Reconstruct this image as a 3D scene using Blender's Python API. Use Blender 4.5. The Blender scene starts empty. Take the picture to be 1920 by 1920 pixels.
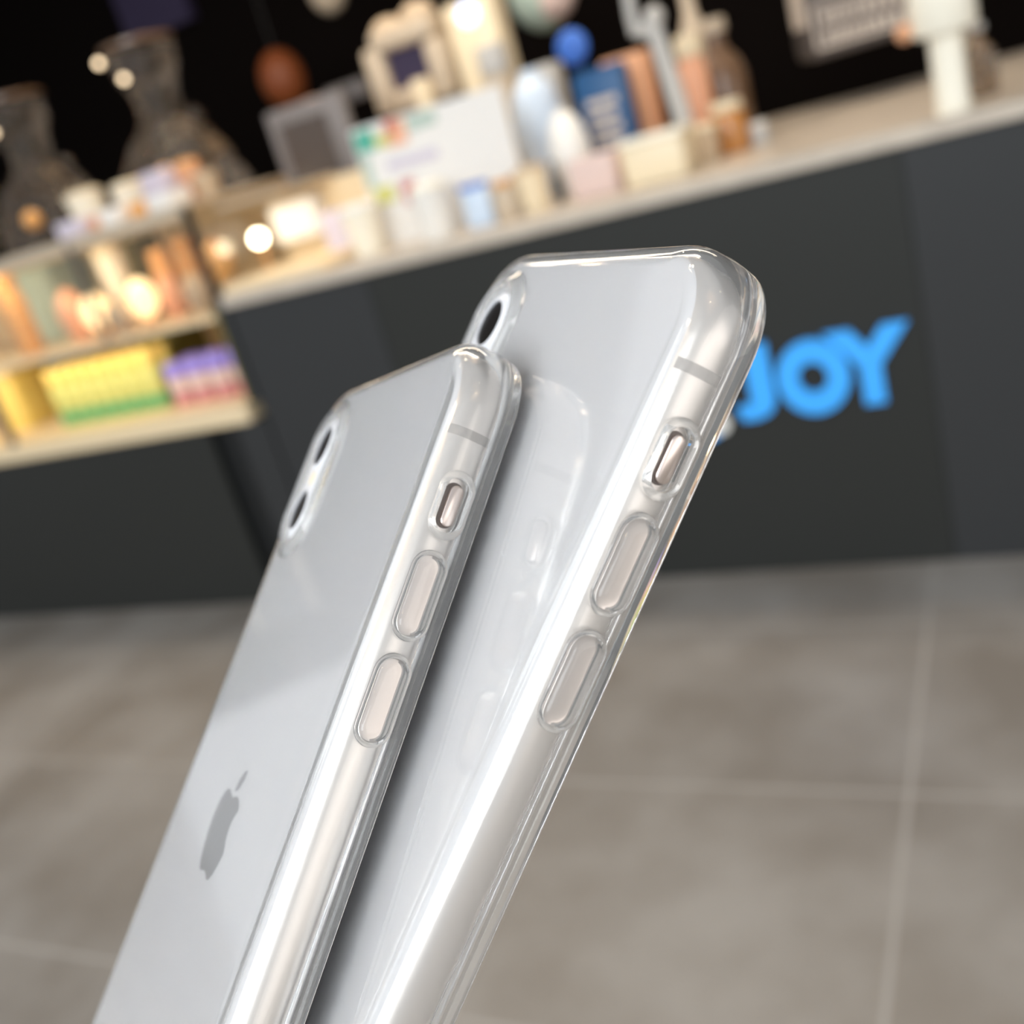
import bpy, bmesh, math, random
from mathutils import Matrix, Vector
random.seed(4)
S = bpy.context.scene
COL = S.collection
PI = math.pi

# ------------------------------------------------------------------ camera
CAMH = 1.25
AX = Matrix(((0.8811, -0.0877, -0.4648), (0.3883, -0.4269, 0.8167), (-0.27, -0.9001, -0.342)))  # view axes (right, down, forward) to room
CAM = Vector((0, 0, CAMH))
cd = bpy.data.cameras.new('camera')
cam = bpy.data.objects.new('camera', cd)
COL.objects.link(cam)
cd.sensor_width = 36; cd.sensor_height = 36; cd.lens = 36.0
cd.clip_start = 0.005; cd.clip_end = 60
cr = [AX.col[0].normalized(), -AX.col[1].normalized(), -AX.col[2].normalized()]
mm = Matrix((cr[0], cr[1], cr[2])).transposed().to_4x4(); mm.translation = CAM
cam.matrix_world = mm
cd.dof.use_dof = True; cd.dof.focus_distance = 0.127
cd.dof.aperture_fstop = 15.0; cd.dof.aperture_blades = 0
S.camera = cam

# ------------------------------------------------------------------ world, view, lights
S.view_settings.view_transform = 'Standard'; S.view_settings.look = 'None'
S.view_settings.gamma = 1; S.view_settings.exposure = 0.0
S.view_settings.use_curve_mapping = False
S.cycles.use_denoising = True
S.cycles.max_bounces = 16; S.cycles.transmission_bounces = 14; S.cycles.transparent_max_bounces = 16
S.cycles.glossy_bounces = 6; S.cycles.diffuse_bounces = 4
S.cycles.sample_clamp_indirect = 40
w = bpy.data.worlds.new('world'); S.world = w; w.use_nodes = True
bg = w.node_tree.nodes['Background']
bg.inputs[0].default_value = (0.88, 0.91, 0.95, 1); bg.inputs[1].default_value = 0.54

def area(name, loc, target, sx, sy, power, col):
    l = bpy.data.lights.new(name, 'AREA'); l.shape = 'RECTANGLE'; l.size = sx; l.size_y = sy
    l.energy = power; l.color = col
    o = bpy.data.objects.new(name, l); COL.objects.link(o); o.location = loc
    o.rotation_euler = (Vector(target) - Vector(loc)).to_track_quat('-Z', 'Y').to_euler()
    return o
area('shopfront_daylight', (-0.6, -3.6, 2.7), (0.0, 0.2, 1.2), 4.2, 2.2, 210, (0.90, 0.96, 1.0))
area('right_fill_light', (4.6, -1.6, 1.35), (0.0, -0.4, 1.2), 5.5, 2.7, 72, (1.0, 0.95, 0.90))  # added fill from the right, lightens the steel sides of the phones
area('cafe_downlights', (-1.3, 2.9, 2.75), (-1.3, 2.9, 0), 3.2, 0.35, 42, (1.0, 0.86, 0.70))
area('case_tube_light', (-3.6, 2.47, 1.262), (-3.6, 2.75, 0.95), 2.8, 0.03, 4.6, (1.0, 0.82, 0.55))
area('case_lower_tube_light', (-3.6, 2.47, 0.925), (-3.6, 2.75, 0.69), 2.8, 0.03, 2.8, (1.0, 0.84, 0.58))
area('low_case_light', (-1.93, 2.6, 1.235), (-1.93, 2.65, 1.03), 0.28, 0.03, 0.22, (1.0, 0.86, 0.66))

# ------------------------------------------------------------------ materials
def mat(name, col, rough=0.5, metal=0.0, spec=0.5, coat=0.0, emit=None, es=0, trans=0, ior=1.45, noise=None, bump=None, sss=0, alpha=1):
    m = bpy.data.materials.new(name); m.use_nodes = True
    nt = m.node_tree; b = nt.nodes['Principled BSDF']
    b.inputs['Base Color'].default_value = (*col, 1); b.inputs['Roughness'].default_value = rough
    b.inputs['Metallic'].default_value = metal; b.inputs['Specular IOR Level'].default_value = spec
    b.inputs['Coat Weight'].default_value = coat; b.inputs['Coat Roughness'].default_value = 0.03
    b.inputs['Transmission Weight'].default_value = trans; b.inputs['IOR'].default_value = ior
    b.inputs['Alpha'].default_value = alpha
    if emit: b.inputs['Emission Color'].default_value = (*emit, 1); b.inputs['Emission Strength'].default_value = es
    if noise:   # (scale, amount, second colour)
        tc = nt.nodes.new('ShaderNodeTexCoord'); n = nt.nodes.new('ShaderNodeTexNoise')
        n.inputs['Scale'].default_value = noise[0]; n.inputs['Detail'].default_value = 4
        r = nt.nodes.new('ShaderNodeValToRGB'); r.color_ramp.elements[0].position = 0.5 - noise[1]; r.color_ramp.elements[1].position = 0.5 + noise[1]
        r.color_ramp.elements[0].color = (*col, 1); r.color_ramp.elements[1].color = (*noise[2], 1)
        nt.links.new(tc.outputs['Object'], n.inputs['Vector']); nt.links.new(n.outputs['Fac'], r.inputs['Fac'])
        nt.links.new(r.outputs['Color'], b.inputs['Base Color'])
    if bump:    # (scale, strength, distance)
        tc = nt.nodes.new('ShaderNodeTexCoord'); n = nt.nodes.new('ShaderNodeTexNoise')
        n.inputs['Scale'].default_value = bump[0]; bp = nt.nodes.new('ShaderNodeBump')
        bp.inputs['Strength'].default_value = bump[1]; bp.inputs['Distance'].default_value = bump[2]
        nt.links.new(tc.outputs['Object'], n.inputs['Vector']); nt.links.new(n.outputs['Fac'], bp.inputs['Height'])
        nt.links.new(bp.outputs['Normal'], b.inputs['Normal'])
    return m

def srgb(r, g, b):
    f = lambda c: (c / 255 / 12.92) if c / 255 <= .04045 else ((c / 255 + .055) / 1.055) ** 2.4
    return (f(r), f(g), f(b))

def floor_mat():
    m = bpy.data.materials.new('floor_tiles'); m.use_nodes = True; nt = m.node_tree
    b = nt.nodes['Principled BSDF']; N = nt.nodes.new; Lk = nt.links.new
    geo = N('ShaderNodeNewGeometry'); mp = N('ShaderNodeMapping'); mp.inputs['Location'].default_value = (0.265, -0.945, 0)
    Lk(geo.outputs['Position'], mp.inputs['Vector'])
    br = N('ShaderNodeTexBrick'); br.offset = 0.0; br.inputs['Scale'].default_value = 1
    br.inputs['Brick Width'].default_value = 1.17; br.inputs['Row Height'].default_value = 0.585
    br.inputs['Mortar Size'].default_value = 0.0055; br.inputs['Mortar Smooth'].default_value = 0.3
    br.inputs['Color1'].default_value = (0, 0, 0, 1); br.inputs['Color2'].default_value = (1, 1, 1, 1)
    Lk(mp.outputs[0], br.inputs['Vector'])
    n = N('ShaderNodeTexNoise'); n.inputs['Scale'].default_value = 3.0; n.inputs['Detail'].default_value = 5
    Lk(geo.outputs['Position'], n.inputs['Vector'])
    r = N('ShaderNodeValToRGB'); r.color_ramp.elements[0].position = .38; r.color_ramp.elements[1].position = .64
    r.color_ramp.elements[0].color = (*srgb(130, 123, 115), 1); r.color_ramp.elements[1].color = (*srgb(152, 147, 141), 1)
    Lk(n.outputs['Fac'], r.inputs['Fac'])
    mx = N('ShaderNodeMixRGB'); mx.blend_type = 'MULTIPLY'; mx.inputs['Fac'].default_value = 0.10
    Lk(r.outputs['Color'], mx.inputs[1]); Lk(br.outputs['Color'], mx.inputs[2])
    mg = N('ShaderNodeMixRGB'); mg.inputs[2].default_value = (*srgb(158, 153, 147), 1)
    Lk(br.outputs['Fac'], mg.inputs['Fac']); Lk(mx.outputs[0], mg.inputs[1])
    Lk(mg.outputs[0], b.inputs['Base Color']); b.inputs['Roughness'].default_value = 0.42
    return m

M = dict(
    floor=floor_mat(),
    panel=mat('dark_panel', srgb(44, 45, 43), 0.5, spec=.3, bump=(400, .05, .001)),
    panel_cool=mat('cool_dark_panel', srgb(52, 53, 54), 0.45, spec=.3),
    panel_black=mat('black_plinth', srgb(22, 24, 25), 0.5),
    slab=mat('pale_stone_slab', srgb(206, 194, 178), 0.35, noise=(14, .25, srgb(186, 174, 160))),
    wall=mat('near_black_wall', srgb(15, 10, 8), 0.9, spec=.1),
    ceil=mat('black_ceiling', srgb(16, 15, 15), 0.9),
    sidew=mat('dark_side_wall', srgb(34, 34, 34), 0.8),
    cream=mat('cream_plastic', srgb(238, 222, 190), 0.4),
    beige=mat('beige_plastic', srgb(196, 180, 158), 0.45),
    white=mat('white_plastic', srgb(240, 238, 232), 0.4),
    ivory=mat('ivory_ceramic', srgb(250, 244, 226), 0.25, coat=.4),
    paper=mat('white_paper', srgb(236, 233, 228), 0.7),
    palegrey=mat('pale_grey_plastic', srgb(190, 188, 184), 0.4),
    grey=mat('grey_plastic', srgb(126, 120, 118), 0.5),
    dgrey=mat('dark_grey_plastic', srgb(88, 82, 80), 0.5),
    black=mat('black_plastic', srgb(14, 13, 13), 0.4),
    screen=mat('dull_screen', srgb(84, 74, 68), 0.35),
    blue=mat('cobalt_blue', srgb(60, 110, 200), 0.45),
    navy=mat('navy_foil', srgb(18, 78, 128), 0.4),
    skyblue=mat('sign_blue', srgb(62, 166, 244), 0.5, emit=srgb(48, 150, 238), es=0.25),
    paleblue=mat('pale_blue_ceramic', srgb(206, 222, 240), 0.3),
    peach=mat('peach_paper', srgb(226, 168, 128), 0.6),
    pink=mat('pale_pink_card', srgb(222, 198, 190), 0.6),
    gold=mat('golden_brown', srgb(206, 150, 86), 0.4),
    amber=mat('amber_glass', srgb(190, 130, 70), 0.2, coat=.5),
    brown=mat('brown_glass', srgb(110, 84, 62), 0.3, coat=.5),
    tan=mat('tan_paper', srgb(198, 176, 148), 0.6),
    orange=mat('orange_glaze', srgb(232, 172, 104), 0.35),
    salmon=mat('salmon_glaze', srgb(238, 176, 140), 0.35),
    yellow=mat('yellow_cap', srgb(236, 206, 112), 0.4),
    lime=mat('yellow_green_label', srgb(212, 208, 122), 0.5),
    green=mat('green_label', srgb(96, 172, 112), 0.5),
    olive=mat('olive_backing', srgb(116, 108, 52), 0.6),
    teal=mat('pale_teal_card', srgb(178, 196, 184), 0.6),
    tealdk=mat('teal_print', srgb(80, 172, 150), 0.6),
    red=mat('red_print', srgb(214, 60, 76), 0.6),
    lilac=mat('lilac_print', srgb(208, 200, 214), 0.6),
    violet=mat('violet_cap', srgb(146, 134, 216), 0.4),
    purple=mat('dark_purple', srgb(58, 48, 76), 0.6),
    rose=mat('rose_print', srgb(208, 140, 140), 0.5),
    chalk=mat('pale_lettering', srgb(206, 194, 182), 0.7, emit=srgb(206, 194, 182), es=0.0),
    casewall=mat('lit_case_lining', srgb(236, 214, 176), 0.5),
    shade=mat('orange_shade', srgb(122, 62, 30), 0.5, emit=srgb(190, 110, 60), es=0.05),
    warmlamp=mat('warm_lamp', (1, .8, .5), 0.4, emit=(1, .68, .34), es=1.6),
    hotlamp=mat('bright_bulb', (1, .95, .85), 0.4, emit=(1, .86, .58), es=14),
    sparkle=mat('glint_glow', (1, .9, .75), 0.4, emit=(1, .74, .45), es=3.2),
    bluelight=mat('blue_display', (.7, .8, 1), 0.4, emit=(.45, .58, 1), es=1.3),
    hl_panel=mat('highlight_panel_glow', (1, 1, 1), 0.4, emit=(.94, .98, 1), es=5),
    downlight=mat('downlight_lens', (1, .9, .7), 0.4, emit=(1, .72, .42), es=95),
    chrome=mat('brushed_metal', srgb(200, 198, 192), 0.3, metal=1.0),
    glass=mat('clear_glass', (.96, .97, .97), 0.03, trans=1, ior=1.45),
    film=mat('crumpled_clear_film', srgb(190, 176, 160), 0.06, trans=.95, ior=1.35, bump=(16, 1.0, .05)),
    walklight=mat('walkway_lamp_lens', (1, .9, .8), 0.4, emit=(1, .80, .56), es=34),
    # phones
    phone_back=mat('silver_back_glass', srgb(226, 226, 230), 0.4, coat=.3),
    steel=mat('polished_steel_band', srgb(238, 232, 227), 0.38, metal=1.0),
    button=mat('satin_button_steel', srgb(236, 222, 214), 0.3, metal=1.0),
    antenna=mat('grey_antenna_plastic', srgb(178, 170, 164), 0.4),
    phone_front=mat('front_glass', srgb(206, 206, 212), 0.1, coat=1),
    lens=mat('lens_glass', srgb(14, 10, 8), 0.3, spec=.3),
    slot=mat('button_slot', srgb(58, 52, 50), 0.6),
    logo=mat('mirror_logo', srgb(96, 94, 100), 0.3, metal=.5),
    recess=mat('switch_recess', srgb(112, 102, 97), 0.5),
    tpu=mat('clear_case_plastic', (.99, .985, .975), 0.045, trans=.90, ior=1.40),
)

# ------------------------------------------------------------------ helpers
def tag(o, label=None, cat=None, group=None, kind=None):
    if label: o['label'] = label
    if cat: o['category'] = cat
    if group: o['group'] = group
    if kind: o['kind'] = kind
    return o
def empty(name, loc):
    o = bpy.data.objects.new(name, None); o.empty_display_size = .02; COL.objects.link(o); o.location = loc; return o
def obj(name, bm, m, parent=None, smooth=True, angle=40):
    bmesh.ops.recalc_face_normals(bm, faces=bm.faces)
    me = bpy.data.meshes.new(name); bm.to_mesh(me); bm.free()
    me.materials.append(M[m] if isinstance(m, str) else m)
    if smooth:
        for p in me.polygons: p.use_smooth = True
        try: me.set_sharp_from_angle(angle=math.radians(angle))
        except Exception: pass
    o = bpy.data.objects.new(name, me); COL.objects.link(o)
    if parent: o.parent = parent
    return o
def box(bm, x0, x1, y0, y1, z0, z1, bev=0, seg=2):
    r = bmesh.ops.create_cube(bm, size=1)
    vs = r['verts']
    for v in vs: v.co = Vector(((x0 + x1) / 2 + v.co.x * (x1 - x0), (y0 + y1) / 2 + v.co.y * (y1 - y0), (z0 + z1) / 2 + v.co.z * (z1 - z0)))
    if bev:
        es = list({e for v in vs for e in v.link_edges})
        bmesh.ops.bevel(bm, geom=es, offset=bev, segments=seg, affect='EDGES', profile=.5)
    return bm
def bx(*a, **k): return box(bmesh.new(), *a, **k)
def lathe(prof, n=28, bm=None, cx=0, cy=0):
    bm = bm or bmesh.new(); rings = []
    for r, z in prof:
        if r < 1e-6: rings.append([bm.verts.new((cx, cy, z))])
        else: rings.append([bm.verts.new((cx + r * math.cos(2 * PI * k / n), cy + r * math.sin(2 * PI * k / n), z)) for k in range(n)])
    for a, b in zip(rings, rings[1:]):
        for k in range(n):
            q = (k + 1) % n
            if len(a) == 1 and len(b) == 1: continue
            if len(a) == 1: bm.faces.new((a[0], b[k], b[q]))
            elif len(b) == 1: bm.faces.new((a[k], a[q], b[0]))
            else: bm.faces.new((a[k], a[q], b[q], b[k]))
    return bm
def tube(pts, r, n=12, bm=None):
    bm = bm or bmesh.new(); pts = [Vector(p) for p in pts]; rings = []
    for i, p in enumerate(pts):
        t = (pts[min(i + 1, len(pts) - 1)] - pts[max(i - 1, 0)]).normalized()
        a = t.orthogonal().normalized() if i == 0 else (pa - t * pa.dot(t)).normalized()
        pa = a; b = t.cross(a); rr = r[i] if isinstance(r, (list, tuple)) else r
        rings.append([bm.verts.new(p + (a * math.cos(2 * PI * k / n) + b * math.sin(2 * PI * k / n)) * rr) for k in range(n)])
    for A, B in zip(rings, rings[1:]):
        for k in range(n): bm.faces.new((A[k], A[(k + 1) % n], B[(k + 1) % n], B[k]))
    bm.faces.new(rings[0][::-1]); bm.faces.new(rings[-1]); return bm
def sphere(bm, c, r, sx=1, sy=1, sz=1):
    q = bmesh.ops.create_uvsphere(bm, u_segments=24, v_segments=14, radius=r)
    for v in q['verts']: v.co = Vector((c[0] + v.co.x * sx, c[1] + v.co.y * sy, c[2] + v.co.z * sz))
    return bm

# reading a real position off the photo: the room point at depth Y (along the aisle) or height Z
def ray(px, py): return AX @ Vector(((px - 960) / 1920, (py - 960) / 1920, 1))
def at(px, py, Y):
    d = ray(px, py); return CAM + d * (Y / d.y)
def span(px, yt, yb, wpx, Y, zbase=1.02):
    t, b = at(px, yt, Y), at(px, yb, Y); c = at(px, (yt + yb) / 2, Y)
    depth = (c - CAM).dot(AX.col[2].normalized())
    z0 = zbase if b.z > zbase - 0.08 else b.z
    return c.x, zbase if zbase is not None else b.z, max(t.z, zbase + .02), wpx * depth / 1920

# ------------------------------------------------------------------ setting
D = 2.407
def struct(name, bm, m): o = obj(name, bm, m, smooth=False); o['kind'] = 'structure'; return o
struct('floor', bx(-7, 5, -5, 5.2, -.1, 0), 'floor')
struct('wall_back', bx(-7, 5, 5.0, 5.15, 0, 3.0), 'wall')
struct('wall_left', bx(-6.6, -6.45, 2.6, 5.0, 0, 3.0), 'sidew')
struct('wall_right', bx(2.4, 2.55, 2.6, 5.0, 0, 3.0), 'sidew')
struct('ceiling', bx(-7, 5, 2.3, 5.2, 3.0, 3.1), 'ceil')

# walkway lamps, added highlight panel (they light the place and show in the phones)
for i, (x, y) in enumerate([(-0.9, -0.5), (-0.7, -0.65), (-0.6, -1.6), (-0.45, -1.75), (1.6, 0.2), (-1.2, 1.2), (-1.0, 1.1)]):
    e = empty('ceiling_light', (x, y, 3.0))
    tag(e, 'round warm ceiling lamp over the walkway, ' + ['far left one', 'left one nearer the camera', 'behind the camera, left of its pair', 'behind the camera, right of its pair', 'the single one on the right', 'above the phones, nearer the counter', 'above the phones, nearer the camera'][i], 'ceiling light', 'round lamps over the walkway')
    obj('trim_ring', lathe([(.085, 0), (.085, -.014), (.065, -.018), (.062, 0)]), 'white', e)
    obj('lens', lathe([(0, -.008), (.06, -.008), (.06, -.0), (0, 0)]), 'walklight', e)
e = empty('highlight_panel', (-2.5, -0.7, 3.0)); tag(e, 'large white rectangular highlight panel added over the walkway', 'ceiling light')  # unseen panel, added and sized for the white stripe along the phones
fb = bmesh.new()
for a in ((-1.34, -1.3, -.44, .44), (1.3, 1.34, -.44, .44), (-1.3, 1.3, -.44, -.4), (-1.3, 1.3, .4, .44)): box(fb, *a, -.04, .04)
obj('frame', fb, 'white', e, smooth=False); obj('diffuser', bx(-1.3, 1.3, -.4, .4, -.02, 0), 'hl_panel', e, smooth=False)
for i, (x, y) in enumerate([(-3.0, 2.75), (-2.2, 2.75), (-1.4, 2.75), (-.6, 2.75), (.2, 2.75)]):
    e = empty('downlight', (x, y, 3.0))
    tag(e, 'small round warm downlight in the dark ceiling, ' + ['above the big glass case', 'above the low pastry case', 'above the open menu', 'above the amber jar', 'above the tall white dispenser'][i], 'ceiling light', 'downlights above the counter')
    obj('trim_ring', lathe([(.06, 0), (.06, -.012), (.045, -.014), (.042, 0)]), 'black', e)
    obj('lens', lathe([(0, -.004), (.042, -.004), (.042, -.0), (0, 0)]), 'downlight', e)

# ------------------------------------------------------------------ service counter
ctr = empty('service_counter', (-1.3, 3.1, 0))
tag(ctr, 'long dark panelled service counter with a pale stone top', 'counter')
def cpart(name, bm, m, **k):
    for v in bm.verts: v.co -= ctr.location
    return obj(name, bm, m, ctr, **k)
# carcass wraps round the display case (x < -2.18, z .64 up)
cpart('panel', bx(-.214, 2.3, D, D + .02, 0, .985, bev=.002), 'panel_cool', smooth=False)
cpart('panel', bx(-1.60, -.2148, D, D + .02, 0, .985, bev=.002), 'panel', smooth=False)
cpart('panel', bx(-2.106, -1.604, D + .002, D + .02, 0, .985, bev=.002), 'panel_cool', smooth=False)
cpart('carcass', bx(-2.10, 2.3, D + .021, 3.85, .0, .985), 'panel_black', smooth=False)
cpart('countertop', bx(-2.108, 2.32, D - .012, 3.9, .985, 1.02, bev=.003), 'slab', smooth=False)

# sign on the counter front
sg = empty('counter_sign', (-.42, D, .52)); tag(sg, 'bright blue JOY lettering with a white-dotted badge on the dark counter front', 'sign')
def letter(ch, px0, px1, py, h, off=.02):
    cu = bpy.data.curves.new('t', 'FONT'); cu.body = ch; cu.size = 1; cu.extrude = .08; cu.offset = off
    t = bpy.data.objects.new('t', cu); COL.objects.link(t)
    dg = bpy.context.evaluated_depsgraph_get(); me = bpy.data.meshes.new_from_object(t.evaluated_get(dg))
    bpy.data.objects.remove(t)
    bm = bmesh.new(); bm.from_mesh(me)
    xs = [v.co.x for v in bm.verts]; ys = [v.co.y for v in bm.verts]
    x0, x1, y0, y1 = min(xs), max(xs), min(ys), max(ys)
    c = at((px0 + px1) / 2, py, D); depth = (c - CAM).dot(AX.col[2].normalized())
    W = (px1 - px0) * depth / 1920 / .88; H = h * depth / 1920
    for v in bm.verts:
        a = (v.co.x - (x0 + x1) / 2) / (x1 - x0) * W; b = (v.co.y - (y0 + y1) / 2) / (y1 - y0) * H
        v.co = Vector((c.x + a, D - .006 - v.co.z * .07, c.z + b)) - sg.location
    return obj('letter_' + ch.lower(), bm, 'skyblue', sg, smooth=False)
letter('J', 1378, 1444, 716, 146, .06)
c = at(1526, 705, D) - sg.location; k = (at(1526, 705, D) - CAM).dot(AX.col[2].normalized()) / 1920
b = bmesh.new(); R4 = []
for (rx, yy) in ((66, 0), (66, -.013), (27, -.013), (27, 0)):
    R4.append([b.verts.new((c.x + rx * k * math.cos(2 * PI * i / 40), yy - .001, c.z + rx * 1.1 * k * math.sin(2 * PI * i / 40))) for i in range(40)])
for A, B in zip(R4, R4[1:] + R4[:1]):
    for i in range(40): b.faces.new((A[i], A[(i + 1) % 40], B[(i + 1) % 40], B[i]))
obj('letter_o', b, 'skyblue', sg, smooth=False)
letter('Y', 1566, 1700, 684, 150, .055)
c = at(1335, 795, D) - sg.location
b = bmesh.new(); bmesh.ops.create_cone(b, cap_ends=True, segments=28, radius1=.034, radius2=.034, depth=.008, matrix=Matrix.Translation(c + Vector((-.008, -.004, -.006))) @ Matrix.Rotation(PI / 2, 4, 'X'))
obj('badge', b, 'skyblue', sg, smooth=False)
c = at(1352, 792, D) - sg.location
b = bmesh.new(); bmesh.ops.create_cone(b, cap_ends=True, segments=24, radius1=.026, radius2=.026, depth=.006, matrix=Matrix.Translation(c + Vector((0, -.012, 0))) @ Matrix.Rotation(PI / 2, 4, 'X'))
obj('badge_dot', b, 'white', sg, smooth=False)

# ------------------------------------------------------------------ display case
XR = -2.135
case = empty('display_case', (-3.4, 2.9, 0)); tag(case, 'large lit glass display case set into the left end of the counter', 'display case')
def kp(par, name, bm, m, **k):
    for v in bm.verts: v.co -= par.location
    return obj(name, bm, m, par, **k)
kp(case, 'front_panel', bx(-5.2, -2.36, D, D + .02, 0, .631, bev=.002), 'panel', smooth=False)
kp(case, 'front_panel', bx(-2.24, -2.115, D, D + .02, 0, .631, bev=.002), 'panel_cool', smooth=False)
kp(case, 'recess_panel', bx(-2.357, -2.243, D + .03, D + .05, 0, .631), 'panel_black', smooth=False)
kp(case, 'plinth', bx(-5.2, -2.115, D + .051, 3.3, .0, .631), 'panel_black', smooth=False)
kp(case, 'front_rail', bx(-5.2, -2.14, D - .002, D + .012, 1.262, 1.285), 'beige', smooth=False)
kp(case, 'base', bx(-5.2, -2.165, D - .012, 3.3, .632, .690, bev=.004), 'casewall', smooth=False)
kp(case, 'shelf', bx(-5.2, -2.165, D + .01, 3.2, .955, .972, bev=.002), 'casewall', smooth=False)
kp(case, 'back_panel', bx(-5.2, -2.165, 3.25, 3.28, .69, 1.29), 'casewall', smooth=False)
kp(case, 'end_panel', bx(-2.163, -2.145, D + .01, 3.3, .691, 1.015), 'olive', smooth=False)
kp(case, 'end_glass', bx(-2.128, -2.122, D + .02, 3.3, 1.021, 1.284), 'glass', smooth=False)
kp(case, 'end_skin', bx(-2.143, -2.115, D + .0, 3.3, .691, 1.018), 'panel_cool', smooth=False)
kp(case, 'top_panel', bx(-5.2, -2.12, D, 3.3, 1.285, 1.297, bev=.002), 'beige', smooth=False)
kp(case, 'corner_post', bx(-2.135, -2.113, D - .004, D + .018, 1.021, 1.285, bev=.002), 'black', smooth=False)
kp(case, 'corner_post', bx(-2.625, -2.605, D - .004, D + .01, .972, 1.285, bev=.002), 'dgrey', smooth=False)
kp(case, 'corner_post', bx(-3.275, -3.245, D - .006, D + .012, .69, .955, bev=.002), 'dgrey', smooth=False)
kp(case, 'front_glass', bx(-5.2, -2.14, D + .004, D + .008, .973, 1.284), 'glass', smooth=False)

low = empty('countertop_case', (-1.92, 2.6, 1.0205)); tag(low, 'low glass pastry case on the counter between big lit case and black till', 'display case')
kp(low, 'base', bx(-2.1, -1.735, D + .01, 2.80, 1.021, 1.045, bev=.003), 'casewall', smooth=False)
kp(low, 'back_panel', bx(-2.1, -1.735, 2.78, 2.80, 1.045, 1.25), 'casewall', smooth=False)
kp(low, 'top_panel', bx(-2.1, -1.85, D + .1, 2.80, 1.25, 1.262, bev=.002), 'beige', smooth=False)
kp(low, 'price_card', bx(-1.86, -1.745, 2.66, 2.67, 1.046, 1.16), 'lilac', smooth=False)
kp(low, 'tray', bx(-2.07, -1.90, 2.70, 2.77, 1.10, 1.22, bev=.01), 'paper')

# ------------------------------------------------------------------ generic small things
GR = {}
def thing(name, label, cat, kind, px, yt, yb, wpx, Y, m, m2=None, zb=1.0205, group=None, depth=None, extra=None):
    X, z0, z1, W = span(px, yt, yb, wpx, Y, zb)
    if zb < .7: z1 = min(z1, .945)
    if .96 < zb < .98: z1 = min(z1, 1.25)
    h = z1 - z0; r = W / 2; dp = (depth or W) / 2
    e = empty(name, (X, Y, z0)); tag(e, label, cat, group)
    if kind == 'box':
        obj('body', bx(-r, r, -dp, dp, 0, h * (.86 if m2 else 1), bev=min(r, dp, h) * .12, seg=2), m, e)
        if m2: obj('lid', bx(-r * 1.03, r * 1.03, -dp * 1.03, dp * 1.03, h * .865, h, bev=min(r, dp, h) * .06), m2, e)
    elif kind == 'cup':
        obj('body', lathe([(0, 0), (r * .74, 0), (r * .78, h * .03), (r * .97, h * .86), (r * .99, h * .88), (r * .93, h * .88), (r * .7, h * .08), (0, h * .07)]), m, e)
        obj('lid', lathe([(r * 1.0, h * .885), (r * 1.03, h * .90), (r * 1.0, h * .94), (r * .8, h * .95), (r * .78, h), (0, h)]), m2 or m, e)
    elif kind == 'jar':
        obj('body', lathe([(0, 0), (r * .9, 0), (r, h * .06), (r, h * .7), (r * .82, h * .8), (r * .8, h * .82), (0, h * .82)]), m, e)
        obj('lid', lathe([(0, h * .825), (r * .86, h * .825), (r * .88, h * .85), (r * .86, h * .98), (r * .8, h), (0, h)]), m2 or m, e)
    elif kind == 'bottle':
        obj('body', lathe([(0, 0), (r * .92, 0), (r, h * .04), (r, h * .55), (r * .8, h * .66), (r * .42, h * .76), (r * .4, h * .88), (0, h * .88)]), m, e)
        obj('cap', lathe([(0, h * .885), (r * .5, h * .885), (r * .52, h * .9), (r * .5, h * .99), (0, h)]), m2 or m, e)
    elif kind == 'dome':
        obj('body', lathe([(0, 0), (r * .5, 0), (r * .62, h * .06), (r, h * .45), (r * .98, h * .6), (r * .75, h * .86), (r * .4, h * .97), (0, h)]), m, e)
        obj('rim', lathe([(r * .3, h * .985), (r * .34, h), (r * .3, h * 1.03), (r * .26, h)], 24), m2 or m, e)
    elif kind == 'lamp':
        obj('base', lathe([(0, 0), (r * .6, 0), (r * .6, h * .12), (r * .3, h * .16), (0, h * .16)]), 'gold', e)
        b = bmesh.new(); sphere(b, (0, 0, h * .58), r, sz=h * .42 / r); obj('globe', b, m, e)
    if extra: extra(e, r, h, dp)
    return e

# ---- on the counter, from the right
X, z0, z1, W = span(1775, -60, 235, 60, 2.47)
e = empty('white_dispenser', (X, 2.47, 1.0205)); tag(e, 'tall white dispenser column with wide head at the counter edge', 'dispenser')
zh = at(1768, 62, 2.47).z - 1.0205
obj('column', lathe([(0, 0), (.036, 0), (.037, .006), (.034, .03), (.034, zh), (0, zh)]), 'ivory', e)
obj('head', lathe([(0, zh + .001), (.058, zh + .001), (.064, zh + .01), (.066, zh + .15), (.05, zh + .17), (0, zh + .17)]), 'ivory', e)
b = bmesh.new(); sphere(b, (-.075, -.01, zh + .02), .018); obj('knob', b, 'peach', e)
thing('glass_bottle', 'clear ridged glass bottle right of the tall white dispenser', 'bottle', 'bottle', 1836, 40, 215, 62, 2.66, 'film', 'palegrey')
thing('metal_canister', 'greyish tan canister just behind the tall white dispenser', 'canister', 'jar', 1806, 62, 225, 40, 2.75, 'tan', 'beige')

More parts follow.
